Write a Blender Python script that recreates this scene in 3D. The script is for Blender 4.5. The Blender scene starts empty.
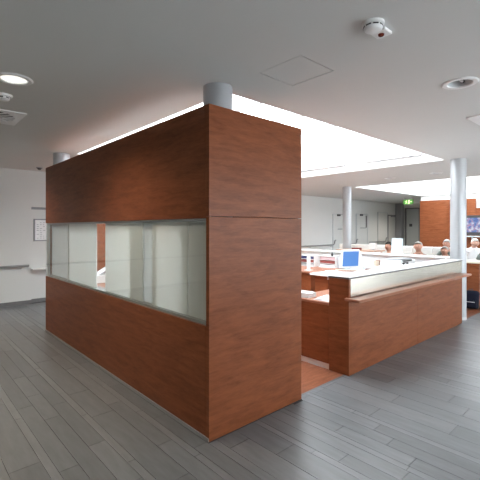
import bpy, bmesh, math, random
from mathutils import Vector, Matrix
random.seed(7)
sc = bpy.context.scene
COL = sc.collection
PI = math.pi

# ------------------------------------------------------------------ camera
CAMX, CAMY, CAMZ, YAW = -1.7966, -2.3456, 1.65, math.radians(47.93)
cam_d = bpy.data.cameras.new('camera'); cam = bpy.data.objects.new('camera', cam_d); COL.objects.link(cam)
cam.location = (CAMX, CAMY, CAMZ)
cam.rotation_euler = (PI/2, 0, YAW-PI/2)
cam_d.sensor_width = 36; cam_d.sensor_fit = 'HORIZONTAL'; cam_d.lens = 36*383/480
cam_d.shift_y = -12/480; cam_d.clip_start = .05; cam_d.clip_end = 200
sc.camera = cam

# ------------------------------------------------------------------ sky and exposure
world = bpy.data.worlds.new('sky'); sc.world = world; world.use_nodes = True
bg = world.node_tree.nodes['Background']
bg.inputs[0].default_value = (.90, .95, 1.0, 1); bg.inputs[1].default_value = 5.5
sc.view_settings.view_transform = 'Standard'; sc.view_settings.look = 'None'
sc.view_settings.gamma = 1; sc.view_settings.use_curve_mapping = False
sc.view_settings.exposure = 0.9

# ------------------------------------------------------------------ materials
def newmat(name):
    m = bpy.data.materials.new(name); m.use_nodes = True
    return m, m.node_tree, m.node_tree.nodes['Principled BSDF']
def N(nt, t, **k):
    n = nt.nodes.new(t)
    for a, v in k.items(): setattr(n, a, v)
    return n
def srgb(r, g, b):
    f = lambda c: (c/255/12.92) if c <= 10 else ((c/255+.055)/1.055)**2.4
    return (f(r), f(g), f(b), 1)
def plain(name, col, rough=.5, metal=0., var=.06, scale=14., bump=0., spec=.5, trans=0.):
    """a plain colour with a slight mottling, procedural"""
    m, nt, p = newmat(name)
    tc = N(nt, 'ShaderNodeTexCoord'); nz = N(nt, 'ShaderNodeTexNoise')
    nz.inputs['Scale'].default_value = scale; nz.inputs['Detail'].default_value = 4
    nt.links.new(tc.outputs['Object'], nz.inputs['Vector'])
    mx = N(nt, 'ShaderNodeMix', data_type='RGBA')
    c = Vector(col[:3])
    mx.inputs[6].default_value = (*(c*(1-var)), 1); mx.inputs[7].default_value = (*[min(1, v) for v in c*(1+var)], 1)
    nt.links.new(nz.outputs['Fac'], mx.inputs[0]); nt.links.new(mx.outputs[2], p.inputs['Base Color'])
    p.inputs['Roughness'].default_value = rough; p.inputs['Metallic'].default_value = metal
    p.inputs['Specular IOR Level'].default_value = spec
    if trans: p.inputs['Transmission Weight'].default_value = trans
    if bump:
        b = N(nt, 'ShaderNodeBump'); b.inputs['Strength'].default_value = bump; b.inputs['Distance'].default_value = .002
        nt.links.new(nz.outputs['Fac'], b.inputs['Height']); nt.links.new(b.outputs[0], p.inputs['Normal'])
    return m
def wood(name, dark, mid, light, rough=.35, axis='h'):
    """mottled cherry laminate, figure running horizontally"""
    m, nt, p = newmat(name)
    tc = N(nt, 'ShaderNodeTexCoord')
    mp = N(nt, 'ShaderNodeMapping'); mp.inputs['Scale'].default_value = (1.3, 1.3, 9) if axis == 'h' else (1.5, 12, 12)
    nt.links.new(tc.outputs['Object'], mp.inputs[0])
    n1 = N(nt, 'ShaderNodeTexNoise'); n1.inputs['Scale'].default_value = 2.2; n1.inputs['Detail'].default_value = 7
    n1.inputs['Roughness'].default_value = .62; n1.inputs['Distortion'].default_value = .6
    n2 = N(nt, 'ShaderNodeTexNoise'); n2.inputs['Scale'].default_value = 11; n2.inputs['Detail'].default_value = 5
    n2.inputs['Roughness'].default_value = .7
    nt.links.new(mp.outputs[0], n1.inputs[0]); nt.links.new(mp.outputs[0], n2.inputs[0])
    ad = N(nt, 'ShaderNodeMath', operation='MULTIPLY_ADD'); ad.inputs[1].default_value = .35
    nt.links.new(n2.outputs['Fac'], ad.inputs[0]); 
    sb = N(nt, 'ShaderNodeMath', operation='MULTIPLY'); sb.inputs[1].default_value = .65
    nt.links.new(n1.outputs['Fac'], sb.inputs[0]); nt.links.new(sb.outputs[0], ad.inputs[2])
    r = N(nt, 'ShaderNodeValToRGB')
    r.color_ramp.elements[0].position = .33; r.color_ramp.elements[0].color = dark
    r.color_ramp.elements[1].position = .68; r.color_ramp.elements[1].color = light
    e = r.color_ramp.elements.new(.5); e.color = mid
    nt.links.new(ad.outputs[0], r.inputs[0]); nt.links.new(r.outputs[0], p.inputs['Base Color'])
    p.inputs['Roughness'].default_value = rough; p.inputs['Specular IOR Level'].default_value = .16
    return m
def emit(name, col, s):
    m, nt, p = newmat(name)
    p.inputs['Base Color'].default_value = col
    p.inputs['Emission Color'].default_value = col; p.inputs['Emission Strength'].default_value = s
    return m
def thin_glass(name, tint=(.975, .99, .983, 1), refl=1.0):
    m = bpy.data.materials.new(name); m.use_nodes = True; nt = m.node_tree
    nt.nodes.remove(nt.nodes['Principled BSDF']); out = nt.nodes['Material Output']
    t = N(nt, 'ShaderNodeBsdfTransparent'); t.inputs[0].default_value = tint
    g = N(nt, 'ShaderNodeBsdfGlossy'); g.inputs['Roughness'].default_value = .02
    f = N(nt, 'ShaderNodeFresnel')
    ge = N(nt, 'ShaderNodeNewGeometry'); ir = N(nt, 'ShaderNodeMapRange')     # same reflectance on leaving the sheet as on entering it
    ir.inputs[3].default_value = 1.45; ir.inputs[4].default_value = 1/1.45
    nt.links.new(ge.outputs['Backfacing'], ir.inputs[0]); nt.links.new(ir.outputs[0], f.inputs[0])
    mu = N(nt, 'ShaderNodeMath', operation='MULTIPLY'); mu.inputs[1].default_value = refl
    mx = N(nt, 'ShaderNodeMixShader')
    nt.links.new(f.outputs[0], mu.inputs[0]); nt.links.new(mu.outputs[0], mx.inputs[0])
    nt.links.new(t.outputs[0], mx.inputs[1]); nt.links.new(g.outputs[0], mx.inputs[2]); nt.links.new(mx.outputs[0], out.inputs[0])
    return m
def plank_mat(name, c):
    m, nt, p = newmat(name)
    g = N(nt, 'ShaderNodeNewGeometry'); oi = N(nt, 'ShaderNodeObjectInfo')
    mp = N(nt, 'ShaderNodeMapping'); mp.inputs['Scale'].default_value = (7, 1.1, 1)
    nt.links.new(g.outputs['Position'], mp.inputs[0])
    nz = N(nt, 'ShaderNodeTexNoise'); nz.inputs['Scale'].default_value = 3.0; nz.inputs['Detail'].default_value = 6
    nz.inputs['Roughness'].default_value = .6
    nt.links.new(mp.outputs[0], nz.inputs[0])
    r = N(nt, 'ShaderNodeValToRGB'); c = Vector(c[:3])
    r.color_ramp.elements[0].position = .3; r.color_ramp.elements[0].color = (*(c*.86), 1)
    r.color_ramp.elements[1].position = .7; r.color_ramp.elements[1].color = (*(c*1.14), 1)
    nt.links.new(nz.outputs['Fac'], r.inputs[0]); nt.links.new(r.outputs[0], p.inputs['Base Color'])
    mr = N(nt, 'ShaderNodeMapRange'); mr.inputs[3].default_value = .30; mr.inputs[4].default_value = .42
    nt.links.new(nz.outputs['Fac'], mr.inputs[0]); nt.links.new(mr.outputs[0], p.inputs['Roughness'])
    p.inputs['Specular IOR Level'].default_value = .42
    return m

CHERRY = wood('cherry_laminate', (.140, .039, .0145, 1), (.212, .065, .0255, 1), (.270, .090, .037, 1))
CHERRY_TOP = wood('cherry_worktop', (.25, .10, .058, 1), (.32, .135, .08, 1), (.39, .175, .11, 1), rough=.3)
LAMINATE = wood('red_laminate_flooring', (.16, .055, .028, 1), (.26, .095, .05, 1), (.35, .145, .085, 1), rough=.3, axis='x')
WHITE_WALL = plain('wall_paint', (.66, .66, .64), .7, var=.02, scale=3, bump=.05)
CEIL = plain('ceiling_paint', (.66, .66, .64), .85, var=.015, scale=2)
WELL = plain('skylight_well_paint', (.86, .86, .86), .8, var=.01)
WHITE = plain('white_lacquer', (.80, .80, .79), .35, var=.02)
WHITE_MATT = plain('white_matt', (.74, .74, .73), .6, var=.02)
def frosted(name, col, k):
    m = plain(name, col, .6, var=.02, scale=6); nt = m.node_tree
    t = N(nt, 'ShaderNodeBsdfTranslucent'); t.inputs[0].default_value = (*col, 1)
    mx = N(nt, 'ShaderNodeMixShader'); mx.inputs[0].default_value = k
    nt.links.new(nt.nodes['Principled BSDF'].outputs[0], mx.inputs[1]); nt.links.new(t.outputs[0], mx.inputs[2])
    nt.links.new(mx.outputs[0], nt.nodes['Material Output'].inputs[0])
    return m
BLIND = frosted('pale_grey_panel', (.84, .85, .83), .5)
BLIND_SHADED = frosted('shaded_rear_panel', (.70, .72, .72), .5)  # darker copy of the panel colour, imitating shade on the rear panels
COLUMN = plain('column_paint', (.42, .43, .445), .36, metal=.25, var=.02)
STEEL = plain('brushed_steel', (.66, .65, .62), .28, metal=1.0, var=.05, scale=30)
SATIN = plain('satin_steel_panel', (.80, .745, .65), .20, metal=1.0, var=.03, scale=20)
ALU = plain('aluminium', (.58, .59, .60), .35, metal=.9, var=.04)
DARK = plain('dark_plastic', (.03, .03, .032), .4, var=.1)
GREY = plain('mid_grey_plastic', (.28, .29, .30), .5, var=.06)
LGREY = plain('light_grey_plastic', (.55, .57, .58), .45, var=.04)
RAILM = plain('grey_handrail', (.26, .26, .255), .4, var=.05)
SKIRT = plain('grey_skirting', (.15, .15, .15), .5, var=.08)
GROUT = plain('floor_joint', (.075, .075, .078), .8, var=.1)
QUARTZ = plain('white_counter_top', (.84, .84, .83), .25, var=.02)
EDGE = plain('dark_counter_edge', (.10, .095, .09), .4, var=.1)
PAPER = plain('paper', (.85, .85, .86), .8, var=.02)
INK = plain('printed_ink', (.22, .22, .25), .8, var=.1)
NAVY = plain('navy_nylon', (.008, .010, .022), .85, spec=.2, var=.25, scale=40, bump=.4)
GLASS = thin_glass('clear_glazing', refl=1.0)
ROOFGLASS = thin_glass('roof_glazing', (.97, .98, .98, 1), .5)
SKIN = plain('skin', (.52, .27, .19), .5, var=.08, scale=20)
SKIN2 = plain('pale_skin', (.60, .35, .26), .5, var=.08, scale=20)
HAIR_GREY = plain('grey_hair', (.48, .46, .43), .7, var=.2, scale=60, bump=.5)
HAIR_WHITE = plain('white_hair', (.78, .77, .74), .7, var=.1, scale=60, bump=.5)
HAIR_DARK = plain('dark_hair', (.02, .015, .012), .55, var=.3, scale=60, bump=.5)
SHIRT_W = plain('white_cotton', (.78, .79, .80), .8, var=.04)
SHIRT_G = plain('grey_green_cotton', (.17, .20, .18), .85, var=.1)
SHIRT_B = plain('brown_cotton', (.25, .13, .09), .85, var=.1)
SHIRT_P = plain('peach_cotton', (.62, .36, .25), .85, var=.05)
TROUSER = plain('charcoal_trousers', (.04, .042, .05), .85, var=.1)
UPHOL = plain('white_upholstery', (.80, .80, .77), .55, var=.03, bump=.1)
PEACHW = wood('pale_pink_wood', (.50, .30, .22, 1), (.62, .40, .30, 1), (.70, .48, .38, 1))
BLUEP = plain('blue_card', (.10, .22, .50), .5)
BINDER_N = plain('navy_binder', (.04, .05, .14), .5)
BINDER_R = plain('dark_red_binder', (.24, .06, .05), .5)
BINDER_P = plain('pink_binder', (.60, .42, .44), .5)
BEIGE = plain('beige_plastic', (.52, .42, .33), .5)
LAMP_ON = emit('lit_lamp', (1.0, .97, .9, 1), .6)

# ------------------------------------------------------------------ mesh helpers
def box(bm, x0, x1, y0, y1, z0, z1, bev=0., seg=1):
    if x0 > x1: x0, x1 = x1, x0
    if y0 > y1: y0, y1 = y1, y0
    if z0 > z1: z0, z1 = z1, z0
    r = bmesh.ops.create_cube(bm, size=1)
    vs = r['verts']
    for v in vs:
        v.co = Vector(((x0+x1)/2+v.co.x*(x1-x0), (y0+y1)/2+v.co.y*(y1-y0), (z0+z1)/2+v.co.z*(z1-z0)))
    if bev:
        es = list({e for v in vs for e in v.link_edges})
        bmesh.ops.bevel(bm, geom=es, offset=bev, segments=seg, affect='EDGES', profile=.5)
    return bm
def B(*a, **k):
    bm = bmesh.new()
    return box(bm, *a, **k)
def Bs(*boxes, bev=0.):
    bm = bmesh.new()
    for b in boxes: box(bm, *b, bev=bev)
    return bm
def lathe(bm, prof, n=32, cx=0, cy=0, closed=False):
    """prof: list of (r, z); r = 0 ends in a pole"""
    rings = []
    for r, z in prof:
        if r <= 1e-6: rings.append([bm.verts.new((cx, cy, z))])
        else: rings.append([bm.verts.new((cx+r*math.cos(2*PI*i/n), cy+r*math.sin(2*PI*i/n), z)) for i in range(n)])
    pairs = list(zip(rings, rings[1:]))
    if closed: pairs.append((rings[-1], rings[0]))
    for a, b in pairs:
        for i in range(n):
            j = (i+1) % n
            if len(a) == 1 and len(b) == 1: continue
            if len(a) == 1: f = (a[0], b[j], b[i])
            elif len(b) == 1: f = (a[i], a[j], b[0])
            else: f = (a[i], a[j], b[j], b[i])
            bm.faces.new(f)
    return bm
def L(prof, n=32, cx=0, cy=0, closed=False):
    return lathe(bmesh.new(), prof, n, cx, cy, closed)
def tube(bm, pts, r, n=10, caps=True):
    pts = [Vector(p) for p in pts]; rings = []
    up0 = Vector((0, 0, 1))
    for i, p in enumerate(pts):
        d = (pts[min(i+1, len(pts)-1)]-pts[max(i-1, 0)]).normalized()
        u = up0 if abs(d.dot(up0)) < .95 else Vector((1, 0, 0))
        a = d.cross(u).normalized(); b = a.cross(d)
        rr = r[i] if isinstance(r, (list, tuple)) else r
        rings.append([bm.verts.new(p+a*rr*math.cos(2*PI*k/n)+b*rr*math.sin(2*PI*k/n)) for k in range(n)])
    for a, b in zip(rings, rings[1:]):
        for k in range(n): bm.faces.new((a[k], a[(k+1) % n], b[(k+1) % n], b[k]))
    if caps:
        bm.faces.new(rings[0][::-1]); bm.faces.new(rings[-1])
    return bm
def T(pts, r, n=10): return tube(bmesh.new(), pts, r, n)
def ell(bm, c, r, u=16, v=10):
    m = Matrix.Translation(c) @ Matrix.Diagonal((*r, 1))
    bmesh.ops.create_uvsphere(bm, u_segments=u, v_segments=v, radius=1, matrix=m)
    return bm
def prism(bm, poly, z0, z1):
    a = [bm.verts.new((x, y, z0)) for x, y in poly]; b = [bm.verts.new((x, y, z1)) for x, y in poly]
    bm.faces.new(a[::-1]); bm.faces.new(b)
    for i in range(len(a)):
        j = (i+1) % len(a); bm.faces.new((a[i], a[j], b[j], b[i]))
    return bm
def xf(bm, m):
    bmesh.ops.transform(bm, matrix=m, verts=bm.verts); return bm

ORG = {}
def root_org(o):
    while o.parent is not None: o = o.parent
    return ORG.get(o.name, Vector((0, 0, 0)))
def obj(name, bm, m, parent=None, smooth=False, world=False, label=None):
    """link one mesh object; with world=True the coordinates are world ones and are moved into the thing's own frame"""
    if world and parent is not None: xf(bm, Matrix.Translation(-root_org(parent)))
    bmesh.ops.recalc_face_normals(bm, faces=bm.faces)
    me = bpy.data.meshes.new(name); bm.to_mesh(me); bm.free()
    for mm in (m if isinstance(m, (list, tuple)) else [m]): me.materials.append(mm)
    if smooth:
        try: me.shade_smooth()
        except Exception: me.polygons.foreach_set('use_smooth', [True]*len(me.polygons))
        if smooth != 'all':
            try: me.set_sharp_from_angle(angle=math.radians(35))
            except Exception: pass
    o = bpy.data.objects.new(name, me); COL.objects.link(o)
    if parent is not None: o.parent = parent
    if label: o['label'] = label
    return o
def tag(o, label, cat, group=None):
    o['label'] = label; o['category'] = cat
    if group: o['group'] = group
    return o
def thing(name, label, cat, loc=(0, 0, 0), rz=0, group=None):
    o = bpy.data.objects.new(name, None); COL.objects.link(o); o.empty_display_size = .1
    o.location = loc; o.rotation_euler = (0, 0, rz); ORG[o.name] = Vector(loc)
    return tag(o, label, cat, group)
def struct(name, bm, m, label=None, parent=None, smooth=False):
    o = obj(name, bm, m, parent, smooth)
    if parent is None: o['kind'] = 'structure'
    if label: o['label'] = label
    return o
def dup(root, loc, rz, label, group=None):
    kids = {}
    for o in bpy.data.objects:
        if o.parent is not None: kids.setdefault(o.parent.name, []).append(o)
    def cp(o, par):
        c = o.copy(); COL.objects.link(c)
        if par is not None: c.parent = par
        for k in kids.get(o.name, []): cp(k, c)
        return c
    r = cp(root, None); r.location = loc; r.rotation_euler = (0, 0, rz); r['label'] = label; ORG[r.name] = Vector(loc)
    if group: r['group'] = group
    return r

H = 2.9            # ceiling height
XL, XR, YR, YB = -7.0, 13.56, -5.6, 6.9

# ------------------------------------------------------------------ ceiling, with openings for roof lights and fittings
SKY = [(.49, 5.72, .36, 4.30), (8.65, 13.5, .40, 4.00)]
LIT = (-1.051, 1.31); UNLIT = (1.824, -1.165)
more_dl = [(-4.2, 1.31), (-1.05, 4.6), (-4.2, 4.6), (-1.2, -4.2), (1.824, -4.4), (4.9, -4.4), (7.4, 2.25), (7.34, 1.13), (6.4, 5.5), (7.6, 5.5), (15.6, 5.4)]  # mostly unseen fittings, added to brighten hall, back wall and corridor
DLH = .10
holes = list(SKY) + [(x-DLH, x+DLH, y-DLH, y+DLH) for x, y in [LIT, UNLIT]+more_dl]
PANEL = (.385, .800, -.585, -.155)
holes.append(PANEL)
VENTS = [(-1.33, -.72, 2.30, 2.95), (2.98, 3.58, -1.45, -.85)]
holes += [(a+.05, b-.05, c+.05, d-.05) for a, b, c, d in VENTS]
def slab_with_holes(x0, x1, y0, y1, z0, z1, holes):
    bm = bmesh.new()
    xs = sorted({x0, x1, *[v for h in holes for v in h[:2]]}); ys = sorted({y0, y1, *[v for h in holes for v in h[2:]]})
    cache = {}
    def V(x, y, z):
        k = (x, y, z)
        if k not in cache: cache[k] = bm.verts.new(k)
        return cache[k]
    def solid(i, j):
        if not (0 <= i < len(xs)-1 and 0 <= j < len(ys)-1): return False
        cx, cy = (xs[i]+xs[i+1])/2, (ys[j]+ys[j+1])/2
        return not any(a < cx < b and c < cy < d for a, b, c, d in holes)
    for i in range(len(xs)-1):
        for j in range(len(ys)-1):
            if not solid(i, j): continue
            a, b, c, d = xs[i], xs[i+1], ys[j], ys[j+1]
            bm.faces.new((V(a, c, z0), V(a, d, z0), V(b, d, z0), V(b, c, z0)))
            bm.faces.new((V(a, c, z1), V(b, c, z1), V(b, d, z1), V(a, d, z1)))
            for di, dj, (p, q) in ((-1, 0, ((a, c), (a, d))), (1, 0, ((b, c), (b, d))), (0, -1, ((a, c), (b, c))), (0, 1, ((a, d), (b, d)))):
                if not solid(i+di, j+dj):
                    bm.faces.new((V(*p, z0), V(*q, z0), V(*q, z1), V(*p, z1)))
    return bm
ceiling = struct('ceiling', slab_with_holes(XL, 18.2, YR, YB+.3, H, H+.12, holes), CEIL, 'grey white plastered ceiling with two large roof light openings')
WH = .85
for k, (a, b, c, d) in enumerate(SKY):
    w = struct('window_%d' % (k+1), Bs((a-.06, a, c-.06, d+.06, H+.1205, H+WH), (b, b+.06, c-.06, d+.06, H+.1205, H+WH), (a, b, c-.06, c, H+.1205, H+WH), (a, b, d, d+.06, H+.1205, H+WH)), WELL,
               ['large roof light over the wood panelled box', 'farther roof light over the waiting area'][k])
    n = 5
    for i in range(1, n):
        x = a+(b-a)*i/n
        obj('glazing_bar', B(x-.03, x+.03, c, d, H+WH-.10, H+WH-.02), WHITE, w)
    for i in range(n):
        x0 = a+(b-a)*i/n+.03; x1 = a+(b-a)*(i+1)/n-.03
        obj('pane', B(x0, x1, c+.002, d-.002, H+WH-.04, H+WH-.03), ROOFGLASS, w)
    if k == 0:
        for y0, y1 in ((.77, 1.95), (2.43, 3.75)):  # rails standing in for shadow lines of the glazing on the well wall
            obj('shadow_rail', B(b-.05, b-.001, y0, y1, H+.15, H+.185, bev=.006), ALU, w)

# ------------------------------------------------------------------ walls
NX0 = .42
wb = struct('wall_back', Bs((XL, NX0, YB, YB+.3, 0, H), (NX0, 2.0, YB, YB+.3, 2.11, H), (2.0, 18.2, YB, YB+.3, 0, H), (NX0, 2.0, YB+.1, YB+.3, 0, 2.11)), WHITE_WALL, 'pale grey back wall with doors and handrail')
struct('wall_left', B(XL-.2, XL, YR, YB+.3, 0, H), WHITE_WALL, 'pale grey wall')
struct('wall_right', Bs((XR, XR+.25, -.9, 4.07, 0, H), (XR+.25, 17.5, 3.87, 4.07, 0, H)), WHITE_WALL, 'white wall behind the red wood cladding')
struct('wall_corridor', Bs((17.5, 17.7, 4.07, 5.80, 0, H), (17.5, 17.7, 6.42, YB, 0, H), (17.5, 17.7, 5.80, 6.42, 2.60, H)), WHITE_WALL, 'grey wall at the end of the corridor')
# glazed wall behind the viewer, out of the picture
rear = [(XL, -3.0, YR-.2, YR, 0, H), (-3.0, 4.0, YR-.2, YR, 0, 1.1), (-3.0, 4.0, YR-.2, YR, 2.6, H), (-3.0, -2.0, YR-.2, YR, 1.1, 2.6), (.4, 1.6, YR-.2, YR, 1.1, 2.6), (4.0, XR+.25, YR-.2, YR, 0, .08), (4.0, XR+.25, YR-.2, YR, 2.80, H)]
xs = []; x = 4.0
while x < XR-.5:
    x1 = min(x+1.5, XR); xs.append((x, x1)); rear.append((x1, min(x1+.95, XR+.25), YR-.2, YR, .08, 2.80)); x = x1+.95
struct('wall_rear', Bs(*rear), WHITE_WALL, 'wall with tall windows behind the viewer')
wn = 3
def glazing(a, b, fix):
    global wn
    f = (lambda u0, u1, t0, t1, z0, z1: (u0, u1, YR-t1, YR-t0, z0, z1)) if fix == 'y' else (lambda u0, u1, t0, t1, z0, z1: (XR+t0, XR+t1, u0, u1, z0, z1))
    w = struct('window_%d' % wn, Bs(*[f(*q) for q in ((a, a+.05, .1, .16, .08, 2.80), (b-.05, b, .1, .16, .08, 2.80), (a+.05, b-.05, .1, .16, .08, .13), (a+.05, b-.05, .1, .16, 2.75, 2.80))]), ALU)
    obj('pane', B(*f(a+.05, b-.05, .125, .135, .13, 2.75)), ROOFGLASS, w); wn += 1
for a, b in xs: glazing(a, b, 'y')
for a, b in ((-2.0, .4), (1.6, 4.0)):  # unseen pair of smaller windows, added to brighten the near ceiling
    w = struct('window_%d' % wn, Bs((a, a+.05, YR-.16, YR-.1, 1.1, 2.6), (b-.05, b, YR-.16, YR-.1, 1.1, 2.6), (a+.05, b-.05, YR-.16, YR-.1, 1.1, 1.15), (a+.05, b-.05, YR-.16, YR-.1, 2.55, 2.6)), ALU)
    obj('pane', B(a+.05, b-.05, YR-.135, YR-.125, 1.15, 2.55), ROOFGLASS, w); wn += 1
rw_ = [(XR, XR+.25, YR, -.9, 0, H)]
struct('wall_end', Bs(*rw_), WHITE_WALL, 'plain right end wall of the hall')
struct('baseboard_back', Bs((XL, NX0-.001, YB-.015, YB, 0, .085), (2.001, 17.5, YB-.015, YB, 0, .085), (NX0, 2.0, YB+.085, YB+.1, 0, .085)), SKIRT)
# ledge and framed notice in the shallow recess
struct('trim_1', Bs((NX0-.0, 2.0, YB+.075, YB+.1, 2.06, 2.11)), GREY, 'grey lintel strip over the wall recess')
sh = thing('wall_shelf', 'white shelf in the wall recess under the framed notice', 'shelf', (1.2, YB+.1, 0))
obj('shelf_board', B(NX0+.003, 1.95, YB-.10, YB+.099, .735, .765, bev=.004), WHITE, sh, world=True)
obj('bracket', B(1.0, 1.03, YB-.06, YB+.099, .62, .735), ALU, sh, world=True)
obj('bracket', B(1.6, 1.63, YB-.06, YB+.099, .62, .735), ALU, sh, world=True)
nb = thing('framed_notice', 'framed white notice sheet on the pale wall left of the wood box', 'picture', (.86, YB+.1, 1.6))
obj('frame', Bs((.49, .515, YB+.07, YB+.099, 1.357, 1.853), (1.16, 1.185, YB+.07, YB+.099, 1.357, 1.853), (.515, 1.16, YB+.07, YB+.099, 1.357, 1.382), (.515, 1.16, YB+.07, YB+.099, 1.828, 1.853)), GREY, nb, world=True)
obj('notice_sheet', B(.515, 1.16, YB+.088, YB+.098, 1.382, 1.828), PAPER, nb, world=True)
bm = bmesh.new(); rr = random.Random(3)
for r_ in range(9):
    for c_ in range(9):
        if rr.random() < .85: box(bm, 0.55+c_*.066, .55+c_*.066+.045*rr.uniform(.5, 1), YB+.0868, YB+.0882, 1.42+r_*.043, 1.428+r_*.043)
t_ = obj('print_marks', bm, INK, nb, world=True); t_['kind'] = 'stuff'

# handrails on the back wall
def rail(x0, x1, z, end, label):
    r = thing('handrail', label, 'handrail', ((x0+x1)/2, YB, z))
    y = YB-.07
    pts = [(x0, y, z), (x1-.05, y, z)]
    if end: pts += [(x1, y, z+.03), (x1+.03, y, z+.09), (x1+.06, y, z+.17), (x1+.12, y, z+.19)]
    obj('rail', T(pts, .024), RAILM, r, True, True)
    n = max(2, int((x1-x0)/1.2)+1)
    for i in range(n):
        x = x0+.1+(x1-x0-.3)*i/(n-1)
        obj('bracket', T([(x, y, z-.01), (x, y, z-.05), (x, YB-.001, z-.06)], .009, 6), ALU, r, True, True)
rail(-6.5, .41, .84, False, 'grey handrail along the pale wall left of the wood box')
rail(6.0, 11.75, .955, True, 'long grey handrail with upturned end, on far wall before the first door')
rail(12.95, 13.45, .96, True, 'short grey handrail with upturned end between the two far doors')
rail(14.60, 16.15, .99, True, 'grey handrail right of the second far door')

# doors in the back wall
def door(n, x0, x1, z1, label, closer=True, vision=False):
    d = struct('door_%d' % n, B(x0+.03, x1-.03, YB-.02, YB-.001, .005, z1-.03), WHITE_WALL, label)
    obj('frame', Bs((x0, x0+.03, YB-.035, YB-.001, 0, z1), (x1-.03, x1, YB-.035, YB-.001, 0, z1), (x0+.03, x1-.03, YB-.035, YB-.001, z1-.03, z1)), LGREY, d)
    if closer:
        c = obj('door_closer', B(x0+.28, x0+.50, YB-.08, YB-.036, z1-.09, z1-.015, bev=.008), DARK, d)
        obj('closer_arm', T([(x0+.4, YB-.06, z1-.02), (x1-.08, YB-.05, z1+.004)], .012, 6), GREY, c)
    if vision:
        xa, xb, za, zb = x0+.36, x1-.16, z1-.62, z1-.07
        v = obj('vision_panel', B(xa, xb, YB-.024, YB-.02, za, zb), WHITE_WALL, d)
        obj('panel_edge', B(xb, xb+.05, YB-.045, YB-.02, za, zb), DARK, v)
        obj('panel_edge', B(xa, xb, YB-.035, YB-.02, za-.035, za), GREY, v)
    hd = obj('handle', T([(x0+.1, YB-.02, 1.05), (x0+.1, YB-.06, 1.05), (x0+.22, YB-.06, 1.05)], .011, 8), STEEL, d, True)
door(1, 11.72, 12.72, 2.24, 'pale grey hospital door half hidden by the far round column', True, True)
door(2, 13.52, 14.50, 2.29, 'pale grey door right of the far round column', True, True)
door(3, 15.45, 16.40, 2.42, 'flush pale door beside the dark framed door', False)
d3 = struct('door_4', B(16.45, 17.28, YB-.02, YB-.001, .005, 2.26), WHITE_WALL, 'dark framed narrow door near the corridor')
obj('frame', Bs((16.41, 16.46, YB-.05, YB-.001, 0, 2.31), (17.27, 17.32, YB-.05, YB-.001, 0, 2.31), (16.46, 17.27, YB-.05, YB-.001, 2.26, 2.31)), SKIRT, d3)
obj('door_closer', B(16.7, 17.1, YB-.09, YB-.05, 2.2, 2.27), GREY, d3)
# corridor end door
FROST = plain('corridor_door_grey', (.40, .42, .41), .3, var=.04)
d5 = struct('door_5', B(17.52, 17.56, 5.80, 6.42, .005, 2.6), FROST, 'grey corridor end door under the exit sign')
obj('frame', Bs((17.46, 17.50, 6.42, 6.50, 0, 2.66), (17.46, 17.50, 5.72, 5.80, 0, 2.66), (17.46, 17.50, 5.80, 6.42, 2.6, 2.66)), SKIRT, d5)
obj('door_plate', B(17.50, 17.52, 6.14, 6.28, 1.72, 1.86), DARK, d5)
struct('trim_2', B(17.2, 17.5, 6.55, YB-.04, 0, H-.002), GREY, 'dark grey pilaster at the corridor corner')

# ------------------------------------------------------------------ floor: mixed width grey planks, all separate near the camera
floor = struct('floor', B(XL, 18, YR, YB+.3, -.2, -.008), GROUT, 'grey plank floor in mixed widths')
PM = [plank_mat('plank_grey_%d' % i, c) for i, c in enumerate([(.165, .171, .178), (.182, .188, .195), (.150, .155, .162), (.194, .200, .207)])]
lam = obj('laminate_flooring', Bs((1.124, 10.5, .07, 6.4, -.0078, 0)), LAMINATE, floor)
obj('threshold_strip', B(1.124, 10.5, .05, .07, -.0078, .001), SKIRT, floor)
def project(x, y, z=0.):
    s, c = math.sin(YAW), math.cos(YAW)
    r = (x-CAMX)*s-(y-CAMY)*c; d = (x-CAMX)*c+(y-CAMY)*s
    if d < .3: return None
    return 240+383*r/d, 228-383*(z-CAMZ)/d, d
planks = []
rp = random.Random(11)
x = XL+.02
widths = [.20, .13, .20, .06, .13, .20, .13, .06]
wi = 0
while x < 17.4:
    w = widths[(wi*5+wi//8) % 8]; wi += 1
    y = YR+rp.uniform(-1.2, 0)
    while y < YB:
        ln = rp.choice([.9, 1.2, 1.2, .6])
        x0, x1, y0, y1 = x+.0015, x+w-.0015, max(y, YR)+.0015, min(y+ln, YB)-.0015
        y += ln
        segs = [(y0, y1)]
        if x0 < -.03 and x1 > -.008:            # cut along the plinth of the panelled box
            if x1 > .05:
                for a_, b_ in ((y0, min(y1, -.008)), (max(y0, 4.29), y1)):
                    if b_-a_ > .02: planks.append((-.006, x1, a_, b_, rp.randrange(3)))
            x1 = -.009
        elif x1 > -.008 and x0 < 1.124:           # under the panelled box
            segs = [(y0, min(y1, -.008)), (max(y0, 4.29), y1)]
            if x1 > 1.13 and y0 < -.008 < y1: planks.append((1.122, x1, -.0075, .048, 0))
        elif x0 < 10.5 and x1 > 1.124:           # red laminate behind the threshold
            segs = [(y0, min(y1, .048)), (max(y0, 6.402), y1)]
        for a, b in segs:
            if b-a > .02: planks.append((x0, x1, a, b, 3 if w < .1 else rp.randrange(3)))
    x += w
def score(p):
    c = [project(px, py) for px in (p[0], p[1]) for py in (p[2], p[3])]
    m = project((p[0]+p[1])/2, (p[2]+p[3])/2)
    ok = [q for q in c+[m] if q and -5 < q[0] < 485 and 230 < q[1] < 485]
    if not ok: return 0
    d = min(q[2] for q in c+[m] if q)
    return (p[1]-p[0])*(p[3]-p[2])/d**3
planks.sort(key=score, reverse=True)
meshes = {}
bmr = bmesh.new()
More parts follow.
